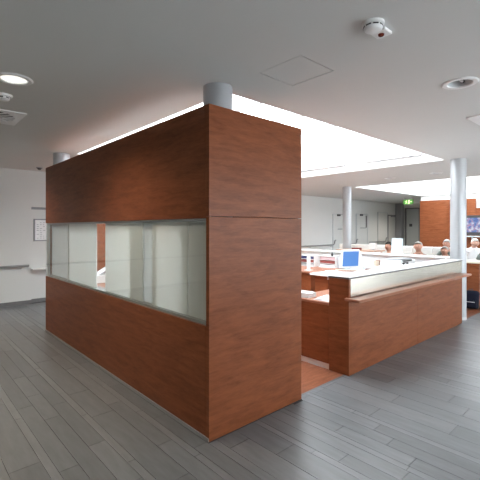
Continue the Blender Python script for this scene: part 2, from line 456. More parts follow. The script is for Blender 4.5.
for k, (a, b, c, d, mi) in enumerate(planks):
    if k < 295 and score(planks[k]) > 0:
        key = (round(b-a, 4), round(d-c, 4), mi)
        if key not in meshes:
            bm = B(-(b-a)/2, (b-a)/2, -(d-c)/2, (d-c)/2, -.0079, 0)
            me = bpy.data.meshes.new('plank'); bm.to_mesh(me); bm.free(); me.materials.append(PM[mi]); meshes[key] = me
        o = bpy.data.objects.new('plank', meshes[key]); COL.objects.link(o); o.parent = floor
        o.location = ((a+b)/2, (c+d)/2, rp.uniform(-.0006, .0))
    else:
        n0 = len(bmr.faces); box(bmr, a, b, c, d, -.0079, 0)
        bmr.faces.ensure_lookup_table()
        for f in bmr.faces[n0:]: f.material_index = mi
o = obj('distant_planks', bmr, PM, floor); o['kind'] = 'stuff'

# ------------------------------------------------------------------ ceiling fittings
def downlight(x, y, lit, label, seen=True):
    t = thing('downlight', label, 'ceiling light', (x, y, H), 0, 'round recessed downlights')
    obj('rim', L([(.098, H+.004), (.10, H-.008), (.132, H-.010), (.143, H-.001), (.143, H+.0), (.10, H+.0)], 40, x, y, True), WHITE, t, 'smooth', True)
    obj('reflector', L([(.0, H+.06), (.06, H+.06), (.082, H+.04), (.098, H+.003)], 32, x, y), LGREY if not lit else WHITE, t, 'smooth', True)
    if lit:
        obj('diffuser', L([(.0, H-.002), (.07, H-.002), (.096, H+.002), (.096, H+.008), (.0, H+.008)], 32, x, y), LAMP_ON, t, 'smooth', True)
    else:
        for s in (-1, 1):
            b = obj('bulb', T([(x+s*.06, y, H+.03), (x+s*.02, y, H+.03), (x+s*.012, y, H+.03)], [.012, .012, .004], 8), WHITE, t, True, True)
            obj('lamp_socket', T([(x+s*.072, y, H+.03), (x+s*.055, y, H+.03)], .016, 8), DARK, b, False, True)
    return t
downlight(*LIT, True, 'lit round downlight beside the square ceiling vent at upper left')
downlight(*UNLIT, False, 'unlit round downlight with bare bulbs in the ceiling at upper right')
lab = {8: 'added downlight brightening the back wall, hidden behind the wood box', 9: 'second added downlight brightening the back wall, just behind the box edge', 10: 'added downlight brightening the corridor mouth', 6: 'small dark downlight between the two roof lights, left of its pair', 7: 'small pale downlight between the two roof lights, nearer the column'}
for k, (x, y) in enumerate(more_dl):
    downlight(x, y, k not in (6, 7), lab.get(k, 'added round downlight outside the picture, lighting the hall'))
def spot(x, y, power, size=1.9, col=(1, .93, .82)):
    l = bpy.data.lights.new('downlight_lamp', 'SPOT'); l.energy = power; l.spot_size = size; l.spot_blend = 1.0; l.color = col; l.shadow_soft_size = .06
    o = bpy.data.objects.new('downlight_lamp', l); COL.objects.link(o); o.location = (x, y, H-.02)
for x, y in [LIT]+more_dl[:3]: spot(x, y, 95, 2.5, (1, .86, .68))  # the visible downlight, plus unseen ones added along the left hall
for x, y in more_dl[3:6]: spot(x, y, 40)  # unseen lamps added behind the viewer to lift the hall
for x, y in more_dl[8:]: spot(x, y, 110, 2.5)  # added lamps brightening the back wall and the corridor

# swirl diffusers
def vent(a, b, c, d, label):
    cx, cy = (a+b)/2, (c+d)/2; h = (b-a)/2
    t = thing('ceiling_vent', label, 'vent', (cx, cy, H), 0, 'square swirl air diffusers')
    bm = bmesh.new(); R1 = h*.80; n = 48
    ring = []; sq = []
    for i in range(n):
        an = 2*PI*i/n; ca, sa = math.cos(an), math.sin(an); k = h/max(abs(ca), abs(sa))
        ring.append(bm.verts.new((cx+R1*ca, cy+R1*sa, H-.012))); sq.append(bm.verts.new((cx+k*ca, cy+k*sa, H-.012)))
    lo = [bm.verts.new((v.co.x, v.co.y, H)) for v in sq]; hi = [bm.verts.new((v.co.x, v.co.y, H+.03)) for v in ring]
    for i in range(n):
        j = (i+1) % n
        bm.faces.new((ring[i], ring[j], sq[j], sq[i])); bm.faces.new((sq[i], sq[j], lo[j], lo[i])); bm.faces.new((ring[i], hi[i], hi[j], ring[j]))
    obj('face_plate', bm, WHITE, t, False, True)
    obj('backing', B(cx-h*.86, cx+h*.86, cy-h*.86, cy+h*.86, H+.035, H+.06), DARK, t, False, True)
    obj('hub', L([(0, H-.014), (.06, H-.014), (.065, H+.02), (0, H+.02)], 20, cx, cy), WHITE, t, False, True)
    for i in range(18):
        a0 = 2*PI*i/18; da = 2*PI/18*.42; bm = bmesh.new()
        prism(bm, [(r_*math.cos(t2), r_*math.sin(t2)) for r_, t2 in ((.068, a0-da/2), (R1-.004, a0-da/2), (R1-.004, a0+da/2), (.068, a0+da/2))], H-.012, H-.009)
        obj('blade', xf(bm, Matrix.Translation((cx, cy, 0))), WHITE, t, False, True)
vent(*VENTS[0], 'square white swirl vent in the ceiling beside the lit downlight')
vent(*VENTS[1], 'square white vent at the right ceiling edge near the unlit downlight')
# access hatch
a, b, c, d = PANEL
hp = thing('ceiling_hatch', 'flush square access hatch in the ceiling near the round column', 'hatch', ((a+b)/2, (c+d)/2, H))
obj('hatch_panel', B(a+.006, b-.006, c+.006, d-.006, H+.001, H+.02), CEIL, hp, False, True)
obj('hatch_backing', B(a-.02, b+.02, c-.02, d+.02, H+.121, H+.13), SKIRT, hp, False, True)
# smoke detector with alarm plate
sx, sy = .372, -1.155
sd = thing('smoke_detector', 'round white smoke detector with dark slots on the ceiling', 'smoke detector', (sx, sy, H))
obj('base', L([(0, H), (.066, H), (.066, H-.014), (.06, H-.018), (0, H-.018)], 32, sx, sy), WHITE, sd, 'smooth', True)
obj('head', L([(.056, H-.018), (.056, H-.034), (.046, H-.046), (.02, H-.050), (0, H-.050)], 32, sx, sy), WHITE, sd, 'smooth', True)
for k in range(8):
    m = Matrix.Translation((sx, sy, H-.026)) @ Matrix.Rotation(2*PI*k/8, 4, 'Z')
    obj('slot', xf(B(.050, .0565, -.016, .016, -.004, .004), m), DARK, sd, False, True)
ax, ay = .500, -1.140
ai = thing('alarm_indicator', 'square white alarm plate with dark red lens beside the smoke detector', 'alarm', (ax, ay, H))
obj('plate', B(ax-.05, ax+.05, ay-.05, ay+.05, H-.02, H, bev=.006, seg=2), WHITE, ai, False, True)
REDL = plain('dark_red_lens', (.16, .02, .01), .2)
obj('lens', L([(.02, H-.02), (.018, H-.028), (.010, H-.034), (0, H-.035)], 16, ax, ay), REDL, ai, 'smooth', True)
s2 = thing('smoke_detector', 'small white detector between the lit downlight and the square vent', 'smoke detector', (-1.035, 1.81, H))
obj('base', L([(0, H), (.075, H), (.07, H-.02), (0, H-.02)], 28, -1.035, 1.81), WHITE, s2, 'smooth', True)
obj('head', L([(.05, H-.02), (.05, H-.04), (.035, H-.055), (0, H-.055)], 28, -1.035, 1.81), WHITE, s2, 'smooth', True)
for k in range(6):
    m = Matrix.Translation((-1.035, 1.81, H-.03)) @ Matrix.Rotation(2*PI*k/6, 4, 'Z')
    obj('slot', xf(B(.044, .051, -.014, .014, -.005, .005), m), DARK, s2, False, True)
s3 = thing('ceiling_sensor', 'tiny dark sensor on the ceiling beyond the left end of the box', 'sensor', (.43, 6.3, H))
obj('base', L([(0, H), (.06, H), (.06, H-.02), (0, H-.02)], 20, .43, 6.3), GREY, s3, 'smooth', True)
obj('dome', L([(.045, H-.02), (.03, H-.045), (0, H-.055)], 20, .43, 6.3), DARK, s3, 'smooth', True)

# exit sign: green plate with two pale pictograms
ex = thing('exit_sign', 'small green lit exit sign hanging at the corridor mouth', 'sign', (13.6, 4.6, 2.75))
GREEN = emit('exit_green', (.10, .30, .06, 1), .35); PALE = emit('exit_pictogram', (.75, 1.0, .45, 1), .9)
obj('sign_box', B(13.60, 13.66, 4.40, 4.79, 2.61, 2.80, bev=.004), GREEN, ex, False, True)
for hy in (4.45, 4.72): obj('hanger', B(13.62, 13.64, hy, hy+.02, 2.80, H), ALU, ex, False, True)
bm = bmesh.new()                      # running figure, doorway, arrow (seen from -X; +Y is on the viewer's left)
def qy(pts):
    a = [bm.verts.new((13.597, y, z)) for y, z in pts]; b = [bm.verts.new((13.600, y, z)) for y, z in pts]
    bm.faces.new(a); bm.faces.new(b[::-1])
    for i in range(len(a)): bm.faces.new((a[i], a[(i+1) % len(a)], b[(i+1) % len(b)], b[i]))
qy([(4.665, 2.765), (4.645, 2.775), (4.630, 2.760), (4.645, 2.745)])
qy([(4.675, 2.74), (4.635, 2.745), (4.645, 2.69), (4.675, 2.685)])
qy([(4.672, 2.69), (4.645, 2.69), (4.690, 2.64), (4.71, 2.64)])
qy([(4.655, 2.69), (4.635, 2.69), (4.615, 2.635), (4.635, 2.635)])
qy([(4.72, 2.735), (4.675, 2.74), (4.68, 2.725), (4.715, 2.72)])
qy([(4.58, 2.775), (4.52, 2.775), (4.52, 2.635), (4.58, 2.635)])
qy([(4.50, 2.71), (4.46, 2.74), (4.46, 2.72), (4.43, 2.72), (4.43, 2.70), (4.46, 2.70), (4.46, 2.68)])
obj('pictogram', bm, PALE, ex, False, True)

# ------------------------------------------------------------------ round columns
def column(x, y, label):
    t = thing('round_column', label, 'column', (x, y, 0), 0, 'round grey columns')
    obj('shaft', L([(0, 0), (.131, 0), (.131, H-.001), (0, H-.001)], 48), COLUMN, t, 'smooth')
    obj('base_ring', L([(.131, 0), (.135, 0), (.135, .05), (.131, .052)], 48, closed=True), ALU, t, 'smooth')
column(.342, .318, 'grey round column rising out of the near corner of the wood box')
column(.30, 4.47, 'grey round column at the far left end of the wood box')
column(5.83, .17, 'grey round column at the right end of the reception counter')
column(8.45, 4.14, 'grey round column before the far wall doors')

# ------------------------------------------------------------------ wood panelled office box
BW, BL, BH = 1.12, 4.282, 2.609
ZL, ZH = .885, 1.726
bx = thing('office_box', 'tall cherry wood panelled office box with a long glazed band', 'office box', (BW/2, BL/2, 0))
def bo(name, bm, m, parent=bx, **k): return obj(name, bm, m, parent, False, True, **k)
bo('lower_panel', B(0, .04, .0415, BL, .03, ZL, bev=.0015), CHERRY)
bo('upper_panel', B(0, .04, .0415, BL, ZH, BH, bev=.0015), CHERRY)
bo('end_panel', B(0, BW, 0, .04, .001, 1.738, bev=.0015), CHERRY)
bo('end_panel', B(0, BW, 0, .04, 1.742, BH, bev=.0015), CHERRY)
bo('return_panel', B(.17, BW-.041, .46, .50, .006, BH-.01), CHERRY)
bo('side_panel', B(BW-.04, BW, .0415, .50, .006, BH, bev=.0015), CHERRY)
bo('side_panel', B(BW-.04, BW, .501, BL-.041, .006, 1.10, bev=.0015), CHERRY)
bo('back_panel', B(.0405, BW, BL-.04, BL, .006, BH, bev=.0015), CHERRY)
bo('plinth_strip', B(-.006, .03, .002, BL, 0, .029), GREY, label='grey metal plinth strip')
bo('sill', B(.0405, .20, .042, BL-.041, ZL-.03, ZL), CHERRY)
bo('bottom_track', B(.022, .15, .042, BL-.041, ZL+.0005, ZL+.022), GREY, label='dark grey sliding track')
bo('top_track', B(.022, .15, .042, BL-.041, ZH-.022, ZH-.0005), ALU)
bo('glass_pane', B(.004, .012, .042, BL-.002, ZL+.001, ZH-.001), GLASS, label='clear glass band')
for y0, y1 in ((2.36, 3.36), (1.17, 2.085), (.372, .975), (.045, .360)):
    bo('sliding_panel', B(.055, .070, y0, y1, ZL+.023, ZH-.023, bev=.003), BLIND, label='pale sliding panel')
for y0, y1 in ((.90, 1.45), (3.34, 4.238)):
    bo('sliding_panel', B(.080, .095, y0, y1, ZL+.023, ZH-.023, bev=.003), BLIND_SHADED, label='rear sliding panel with shade put into its colour')
bo('panel_stile', B(.014, .040, 4.19, BL-.003, ZL+.001, ZH-.001), BLIND_SHADED)
bo('panel_stile', B(.052, .085, 3.37, 3.41, ZL+.023, ZH-.023), WHITE)
bo('floor_inside', B(.04, BW-.04, .5, BL-.04, .001, .006), PM[0])
bo('bounce_board', B(.0405, .05, .042, BL-.041, ZH+.001, BH-.01), WHITE_MATT, label='white board added inside to bounce light upward')  # unseen boards, added to throw neutral light onto the ceiling edge
bo('bounce_board', B(BW-.05, BW-.0405, .501, BL-.041, .007, 1.09), WHITE_MATT, label='white board added inside to bounce light upward')
dk = thing('back_office_desk', 'pinkish wood desk inside the box, seen through the gap between panels', 'desk', (.7, 3.4, 0))
obj('desk_top', B(.22, 1.045, 2.5, 4.235, .72, .755, bev=.003), CHERRY_TOP, dk, False, True)
for y in (2.55, 4.18): obj('desk_leg', B(.25, 1.04, y, y+.03, .007, .72), CHERRY, dk, False, True)
pr = thing('desk_printer', 'white printer with grey sloped lid on the desk inside the box', 'printer', (.84, 4.0, .755))
bm = bmesh.new(); prism(bm, [(-.2, 0), (.2, 0), (.2, .12), (-.2, .12)], -.17, .17); xf(bm, Matrix.Translation((.80, 3.96, .757)) @ Matrix.Rotation(PI/2, 4, 'X'))
obj('printer_body', bm, WHITE, pr, False, True)
bm = B(-.15, .15, -.10, .10, 0, .012); xf(bm, Matrix.Translation((.82, 3.98, .93)) @ Matrix.Rotation(-.5, 4, 'Y'))
obj('paper_tray', bm, GREY, pr, False, True)
bm = B(-.14, .14, -.09, .09, .012, .02); xf(bm, Matrix.Translation((.82, 3.98, .93)) @ Matrix.Rotation(-.5, 4, 'Y'))
obj('paper_sheets', bm, PAPER, pr, False, True)

# ------------------------------------------------------------------ reception counter (front)
CX0, CX1 = 1.947, 5.50
rc = thing('reception_counter', 'cherry wood reception counter with steel band and white top', 'counter', (3.7, .15, 0))
def ro(name, bm, m, parent=rc, **k): return obj(name, bm, m, parent, False, True, **k)
ro('end_panel', B(CX0, CX0+.04, .0, .262, .004, 1.077, bev=.0015), CHERRY)
ro('front_panel', B(CX0+.041, 3.72, 0, .035, .004, .84, bev=.0015), CHERRY)
ro('front_panel', B(3.723, CX1, 0, .035, .004, .84, bev=.0015), CHERRY)
ro('back_panel', B(CX0+.041, CX1, .235, .26, .004, 1.077), CHERRY)
ro('steel_band', B(CX0+.041, CX1, .004, .024, .88, 1.077), SATIN, label='brushed steel band under the white top')
ro('ledge', B(CX0-.04, CX1-.02, -.155, .03, .842, .872, bev=.003), CHERRY_TOP, label='projecting wood ledge')
ro('top_edge', B(CX0-.003, CX1, -.007, .267, 1.078, 1.094), EDGE, label='thin dark edge strip')
ro('counter_top', B(CX0-.004, CX1, -.006, .266, 1.0945, 1.103, bev=.002), QUARTZ, label='white counter top')
wt = thing('staff_worktop', 'low pink wood worktop behind the counter end panel', 'worktop', (3.0, .55, 0))
obj('worktop', B(CX0, 4.1, .268, .845, .75, .78, bev=.003), CHERRY_TOP, wt, False, True)
obj('gable', B(CX0+.004, CX0+.03, .268, .84, .07, .749, bev=.0015), CHERRY, wt, False, True)
obj('back_gable', B(CX0+.031, 4.1, .80, .825, .07, .749), CHERRY, wt, False, True)
obj('kick_plate', B(CX0+.02, CX0+.035, .268, .83, .0, .069), WHITE, wt, False, True, label='white kick plate')
obj('kick_plate', B(CX0+.036, 4.1, .79, .805, .0, .069), WHITE, wt, False, True, label='white kick plate')
p = thing('paper_stack', 'white papers lying at the front corner of the low worktop', 'paper', (2.3, .36, .781))
for k in range(3):
    obj('sheet', xf(B(-.15, .15, -.105, .105, 0, .006), Matrix.Translation((2.13+.012*k, .40, .781+.007*k)) @ Matrix.Rotation(.1*k, 4, 'Z')), PAPER, p, False, True)
p = thing('paper_tray', 'white tray on the far edge of the low worktop by the box', 'tray', (2.2, .74, .781))
obj('tray', Bs((2.0, 2.16, .60, .83, .781, .79), (2.0, 2.01, .60, .83, .79, .84), (2.15, 2.16, .60, .83, .79, .84), (2.01, 2.15, .82, .83, .79, .84)), WHITE, p, False, True)
obj('tray_paper', B(2.015, 2.145, .62, .81, .79, .83), PAPER, p, False, True)

# raised cabinet with office machines
cb = thing('low_cabinet', 'white topped low cabinet behind the counter carrying office machines', 'cabinet', (4.8, .65, 0))
obj('body', B(4.14, 5.48, .27, 1.05, .004, .965), CHERRY, cb, False, True)
obj('top', B(4.12, 5.49, .268, 1.07, .966, 1.0, bev=.003), QUARTZ, cb, False, True)
for k in range(3):
    dr = obj('door', B(4.15+k*.44, 4.58+k*.44, 1.051, 1.069, .03, .95, bev=.002), CHERRY, cb, False, True)
    obj('handle', T([(4.54+k*.44, 1.069, .6), (4.54+k*.44, 1.09, .6), (4.54+k*.44, 1.09, .72), (4.54+k*.44, 1.069, .72)], .005, 6), STEEL, dr, False, True)
fx = thing('fax_machine', 'flat pale grey fax machine behind the counter top', 'fax machine', (5.05, .86, 1.001))
obj('body', B(4.80, 5.35, .74, 1.04, 1.002, 1.075, bev=.012, seg=2), LGREY, fx, False, True)
obj('lid', xf(B(-.24, .24, -.12, .12, 0, .02, bev=.005), Matrix.Translation((5.06, .91, 1.077))), GREY, fx, False, True)
obj('keypad', B(4.86, 5.2, .735, .77, 1.05, 1.082), DARK, fx, False, True)
ph = thing('desk_telephone', 'dark telephone lying on the white cabinet left of the fax machine', 'telephone', (4.5, .72, 1.001))
bm = bmesh.new(); prism(bm, [(-.10, 0), (.10, 0), (.10, .05), (-.10, .02)], -.08, .08); xf(bm, Matrix.Translation((4.55, .62, 1.002)) @ Matrix.Rotation(PI/2, 4, 'X'))
obj('body', bm, GREY, ph, False, True)
obj('handset', T([(4.48, .555, 1.055), (4.50, .555, 1.07), (4.60, .555, 1.075), (4.62, .555, 1.06)], [.022, .014, .014, .022], 8), DARK, ph, True, True)
for k, (mx, my, mm, lb) in enumerate([(4.28, .93, BEIGE, 'beige mug on the white cabinet, nearer the monitor'), (4.42, .98, SHIRT_B, 'brown mug on the white cabinet beside the beige one')]):
    mg = thing('mug', lb, 'mug', (mx, my, 1.001))
    obj('cup', L([(0, .001), (.036, .001), (.04, .09), (.036, .09), (.033, .01), (0, .01)], 20), mm, mg, 'smooth')
    obj('handle', T([(.038, 0, .075), (.06, 0, .07), (.066, 0, .045), (.055, 0, .025), (.037, 0, .02)], .006, 6), mm, mg, True)

# island desk
isl = thing('island_desk', 'white topped staff desk standing behind the counter', 'desk', (4.9, 2.1, 0))
obj('desk_top', B(4.04, 5.62, 1.72, 2.15, .765, .80, bev=.003), QUARTZ, isl, False, True)
obj('apron', B(4.10, 5.55, 1.78, 1.80, .70, .764), LGREY, isl, False, True)
obj('gable', B(4.12, 4.15, 1.801, 2.09, .006, .764), CHERRY, isl, False, True)
obj('gable', B(5.50, 5.53, 1.801, 2.09, .006, .764), CHERRY, isl, False, True)
obj('modesty_panel', B(4.15, 5.50, 2.06, 2.085, .006, .764), CHERRY, isl, False, True)
L2 = thing('side_desk', 'wood topped staff desk carrying the file organisers', 'desk', (5.2, 3.2, 0))
obj('desk_top', B(4.52, 5.90, 2.50, 4.6, .715, .745, bev=.003), CHERRY_TOP, L2, False, True)
obj('front_panel', B(4.56, 4.585, 2.52, 4.58, .006, .714), CHERRY, L2, False, True)
obj('gable', B(4.586, 5.88, 2.54, 2.565, .006, .714), CHERRY, L2, False, True)

# computers
SCREEN, nt, pp = newmat('blue_screen')
pp.inputs['Base Color'].default_value = (.02, .05, .1, 1); pp.inputs['Emission Color'].default_value = (.045, .125, .34, 1); pp.inputs['Emission Strength'].default_value = 1.0
def monitor(x, y, z, rz, w, h, label, tilt=-.12, scr=SCREEN):
    t = thing('computer_monitor', label, 'monitor', (x, y, z), rz)
    M = Matrix.Translation((0, 0, .035)) @ Matrix.Rotation(tilt, 4, 'Y')
    obj('housing', xf(B(.004, .05, -w/2, w/2, 0, h, bev=.008, seg=2), M), WHITE, t)
    obj('screen', xf(B(0, .006, -w/2+.028, w/2-.028, .035, h-.028), M), scr, t)
    obj('stand_neck', B(.02, .05, -.035, .035, .012, .16), LGREY, t)
    obj('stand_foot', L([(0, 0), (.10, 0), (.10, .008), (.03, .014), (0, .014)], 24, .03, 0), LGREY, t, 'smooth')
    return t
monitor(5.11, 1.95, .801, math.radians(47.93)+.30, .42, .37, 'white computer monitor with a plain blue screen on the staff desk')
monitor(5.49, 2.07, .801, math.radians(47.93)+PI+.5, .34, .30, 'pale computer monitor seen from behind, right of the blue screen')
kb = thing('keyboard', 'brown grey keyboard lying in front of the blue screen monitor', 'keyboard', (4.80, 1.86, .801))
obj('body', xf(B(-.10, .10, -.22, .22, 0, .02, bev=.004), Matrix.Translation((4.80, 1.86, .801)) @ Matrix.Rotation(.5, 4, 'Z')), SHIRT_B, kb, False, True)
bm = bmesh.new()
for i in range(5):
    for j in range(14): box(bm, -.085+i*.034, -.058+i*.034, -.205+j*.029, -.182+j*.029, .02, .027)
o = obj('keys', xf(bm, Matrix.Translation((4.80, 1.86, .801)) @ Matrix.Rotation(.5, 4, 'Z')), BEIGE, kb, False, True); o['kind'] = 'stuff'
p = thing('paper_stack', 'white papers spread on the left corner of the staff desk', 'paper', (4.3, 2.1, .801))
for k in range(4):
    obj('sheet', xf(B(-.15, .15, -.105, .105, 0, .004), Matrix.Translation((4.24+.07*k, 1.95-.02*k, .801+.005*k)) @ Matrix.Rotation(.35*k, 4, 'Z')), PAPER, p, False, True)
bc = thing('blue_folder', 'small blue folder on the staff desk right of the monitor', 'folder', (5.45, 1.82, .801))
obj('cover', xf(B(-.12, .12, -.09, .09, 0, .022, bev=.003), Matrix.Translation((5.46, 1.80, .801)) @ Matrix.Diagonal((.8, .7, 1, 1)) @ Matrix.Rotation(.6, 4, 'Z')), BLUEP, bc, False, True)
obj('pages', xf(B(-.122, .115, -.085, .085, .005, .018), Matrix.Translation((5.46, 1.80, .801)) @ Matrix.Diagonal((.8, .7, 1, 1)) @ Matrix.Rotation(.6, 4, 'Z')), PAPER, bc, False, True)

# file organisers on the side desk
def organiser(x, y, w, label):
    t = thing('desk_organiser', label, 'organiser', (x, y, .746))
    obj('frame', Bs((-.0, .26, -w/2, -w/2+.012, 0, .26), (0, .26, w/2-.012, w/2, 0, .26), (0, .26, -w/2, w/2, .25, .262)), WHITE, t)
    for z in (.0, .085, .17): obj('shelf', B(0, .26, -w/2+.012, w/2-.012, z, z+.008), WHITE, t)
    return t
organiser(5.45, 3.33, .44, 'white file organiser with navy and dark red folders, left of the white post')
organiser(5.55, 2.83, .46, 'white file organiser with pink and dark red folders, left of the monitor')
def folder(x0, x1, y0, y1, z0, h, m, label, name='folder'):
    t = thing(name, label, 'folder', ((x0+x1)/2, (y0+y1)/2, z0))
    obj('cover', B(x0, x1, y0, y1, z0, z0+h, bev=.003), m, t, False, True)
    obj('pages', B(x0+.01, x1+.004, y0+.008, y1-.008, z0+.008, z0+h-.008), PAPER, t, False, True)
folder(5.46, 5.69, 3.14, 3.52, .925, .045, BINDER_N, 'navy folder on the top tier of the left file organiser')
folder(5.46, 5.69, 3.14, 3.52, .840, .060, BINDER_R, 'dark red folder on the middle tier of the left file organiser')
folder(5.46, 5.69, 3.14, 3.52, .755, .050, LGREY, 'pale grey folder on the bottom tier of the left file organiser')
folder(5.56, 5.79, 2.63, 3.02, .925, .060, BINDER_P, 'pink folder on the top tier of the right file organiser')
folder(5.56, 5.79, 2.63, 3.02, .840, .055, BINDER_R, 'dark red folder on the middle tier of the right file organiser')
folder(5.56, 5.79, 2.63, 3.02, .755, .055, PAPER, 'white folder on the bottom tier of the right file organiser')
pt = thing('computer_tower', 'white upright computer tower on the wood desk beside the box edge', 'computer', (5.15, 3.42, .746))
obj('case', B(4.92, 5.30, 3.36, 3.54, .747, 1.06, bev=.008), WHITE, pt, False, True)
obj('front_bezel', B(4.91, 4.92, 3.365, 3.535, .752, 1.055), WHITE_MATT, pt, False, True)
obj('drive_slot', B(4.905, 4.912, 3.40, 3.50, 1.0, 1.015), LGREY, pt, False, True)
bt = thing('spray_bottle', 'small dark bottle standing on the right file organiser', 'bottle', (5.6, 2.72, 1.009))
obj('bottle', L([(0, 0), (.022, 0), (.024, .05), (.01, .07), (.01, .08), (0, .08)], 16), DARK, bt, 'smooth')
obj('cap', L([(.012, .08), (.012, .1), (0, .1)], 12), GREY, bt, 'smooth')
ps = thing('cable_post', 'white square post rising between the two file organisers', 'post', (4.78, 2.75, .746))
obj('post', B(-.03, .03, -.03, .03, 0, .30, bev=.004), WHITE, ps)
obj('foot', B(-.07, .07, -.07, .07, 0, .012), WHITE, ps)
pf = thing('grey_box_file', 'grey green box file left of the blue monitor', 'box file', (5.75, 2.52, .746))
obj('case', B(-.12, .12, -.09, -.01, 0, .26, bev=.004), plain('box_file_green', (.30, .36, .33), .6), pf)
obj('case', B(-.12, .12, .0, .08, 0, .25, bev=.004), LGREY, pf)

# right hand counter of the enclosure: white panels
rc2 = thing('side_counter', 'white counter closing the reception area in front of the seats', 'counter', (6.15, 2.8, 0))
obj('panel', B(6.10, 6.14, .50, 4.9, .004, 1.06), WHITE, rc2, False, True)
obj('panel', B(6.32, 6.36, .50, 4.9, .004, 1.06), WHITE, rc2, False, True)
obj('counter_top', B(6.04, 6.42, .46, 4.94, 1.061, 1.09, bev=.003), QUARTZ, rc2, False, True)
obj('end_panel', B(6.14, 6.32, .50, .53, .004, 1.06), CHERRY, rc2, False, True)
# upright notice sheet in a holder on that counter
br = thing('notice_holder', 'clear upright holder with a printed sheet standing on the white side counter', 'notice holder', (6.2, 1.5, 1.091), math.radians(0))
M = Matrix.Translation((6.2, 1.50, 1.092)) @ Matrix.Rotation(.12, 4, 'Y')
obj('sheet', xf(B(-.004, .004, -.125, .125, .012, .34), M), plain('pale_blue_print', (.46, .52, .56), .5), br, False, True)
obj('foot', B(6.14, 6.28, 1.38, 1.62, 1.091, 1.101), LGREY, br, False, True)
bm = bmesh.new(); rr = random.Random(5)
for i in range(12):
    w0 = rr.uniform(.05, .2); box(bm, -.0048, -.004, -.105, -.105+w0, .05+i*.022, .058+i*.022)
o = obj('print_lines', xf(bm, M), LGREY, br, False, True); o['kind'] = 'stuff'

# ------------------------------------------------------------------ second counter block and bag by the column
bk = thing('low_wood_counter', 'red wood counter block with cream top right of the column', 'counter', (8, .5, 0))
obj('end_panel', B(7.25, 7.285, .24, .57, .004, .905, bev=.002), CHERRY, bk, False, True)
obj('front_panel', B(7.286, 9.4, .24, .27, .004, .905, bev=.002), CHERRY, bk, False, True)
obj('back_panel', B(7.286, 9.4, .54, .57, .004, .905, bev=.002), CHERRY, bk, False, True)
obj('top', B(7.22, 9.42, .21, .60, .906, .94, bev=.003), plain('cream_top', (.72, .64, .52), .35), bk, False, True)
bag = thing('backpack', 'dark navy backpack slumped on the floor beside the column', 'bag', (7.03, .33, 0), math.radians(10))
bm = bmesh.new(); box(bm, -.13, .13, -.17, .17, .0, .36, bev=.07, seg=4)
for v in bm.verts:
    k = v.co.z/.36; v.co.x *= 1-.35*k; v.co.y *= 1-.28*k; v.co.y += .03*math.sin(5*k); v.co.z = max(v.co.z, .002)
obj('body', bm, NAVY, bag, 'smooth')
bm = B(-.165, -.10, -.12, .12, .03, .19, bev=.03, seg=3); obj('front_pocket', bm, NAVY, bag, 'smooth')
obj('pocket_stripe', B(-.169, -.160, -.09, .09, .145, .157), PAPER, bag, label='pale stripe across the pocket')
for s in (-1, 1): obj('strap', T([(.07, s*.07, .34), (.13, s*.08, .30), (.165, s*.085, .18), (.14, s*.09, .05)], .014, 8), NAVY, bag, True)
obj('top_loop', T([(0, -.04, .35), (0, -.035, .39), (0, .035, .39), (0, .04, .35)], .009, 8), DARK, bag, True)

# ------------------------------------------------------------------ far red wood wall with television
rw = thing('red_wood_wall', 'tall red wood wall cladding at the far end of the waiting area', 'wall cladding', (13.5, 2, 0))
obj('panel', B(13.50, 13.555, 3.02, 4.075, .004, 2.71, bev=.002), CHERRY, rw, False, True)
obj('panel', B(13.46, 13.555, 2.125, 3.012, .004, 2.70, bev=.002), CHERRY, rw, False, True)
obj('panel', B(13.46, 13.555, .80, 2.12, .004, 2.36, bev=.002), CHERRY, rw, False, True)
obj('panel', B(13.46, 13.555, -.60, .795, .004, 2.36, bev=.002), CHERRY, rw, False, True)
obj('corner_strip', B(13.44, 13.47, 2.985, 3.018, .004, 2.705), CHERRY, rw, False, True)
TVM, nt, pp = newmat('television_picture')
tc = N(nt, 'ShaderNodeTexCoord'); nz = N(nt, 'ShaderNodeTexNoise'); nz.inputs['Scale'].default_value = 7; nz.inputs['Detail'].default_value = 3
nt.links.new(tc.outputs['Object'], nz.inputs['Vector'])
r = N(nt, 'ShaderNodeValToRGB'); els = r.color_ramp.elements
els[0].position = .38; els[0].color = (.05, .13, .45, 1); els[1].position = .62; els[1].color = (.75, .78, .9, 1)
for pos, c in ((.47, (.16, .30, .62, 1)), (.52, (.62, .20, .32, 1)), (.56, (.30, .42, .70, 1))): e = els.new(pos); e.color = c
nt.links.new(nz.outputs['Fac'], r.inputs[0]); nt.links.new(r.outputs[0], pp.inputs['Emission Color']); pp.inputs['Emission Strength'].default_value = .4
pp.inputs['Base Color'].default_value = (.02, .02, .03, 1)
tv = thing('television', 'wall television showing a blue and pink picture above a silver shelf', 'television', (13.42, 1.75, 1.4))
obj('housing', B(13.40, 13.459, .92, 2.47, 1.40, 2.10, bev=.006), DARK, tv, False, True)
obj('screen', B(13.395, 13.401, .96, 2.43, 1.50, 2.01), TVM, tv, False, True)
ts = thing('television_shelf', 'silver shelf fixed to the red wall under the television', 'shelf', (13.4, 1.7, 1.36))
obj('shelf_board', B(13.22, 13.459, .8, 2.48, 1.335, 1.37, bev=.003), LGREY, ts, False, True)
for y in (1.1, 2.2): obj('bracket', B(13.36, 13.459, y, y+.03, 1.25, 1.334), ALU, ts, False, True)

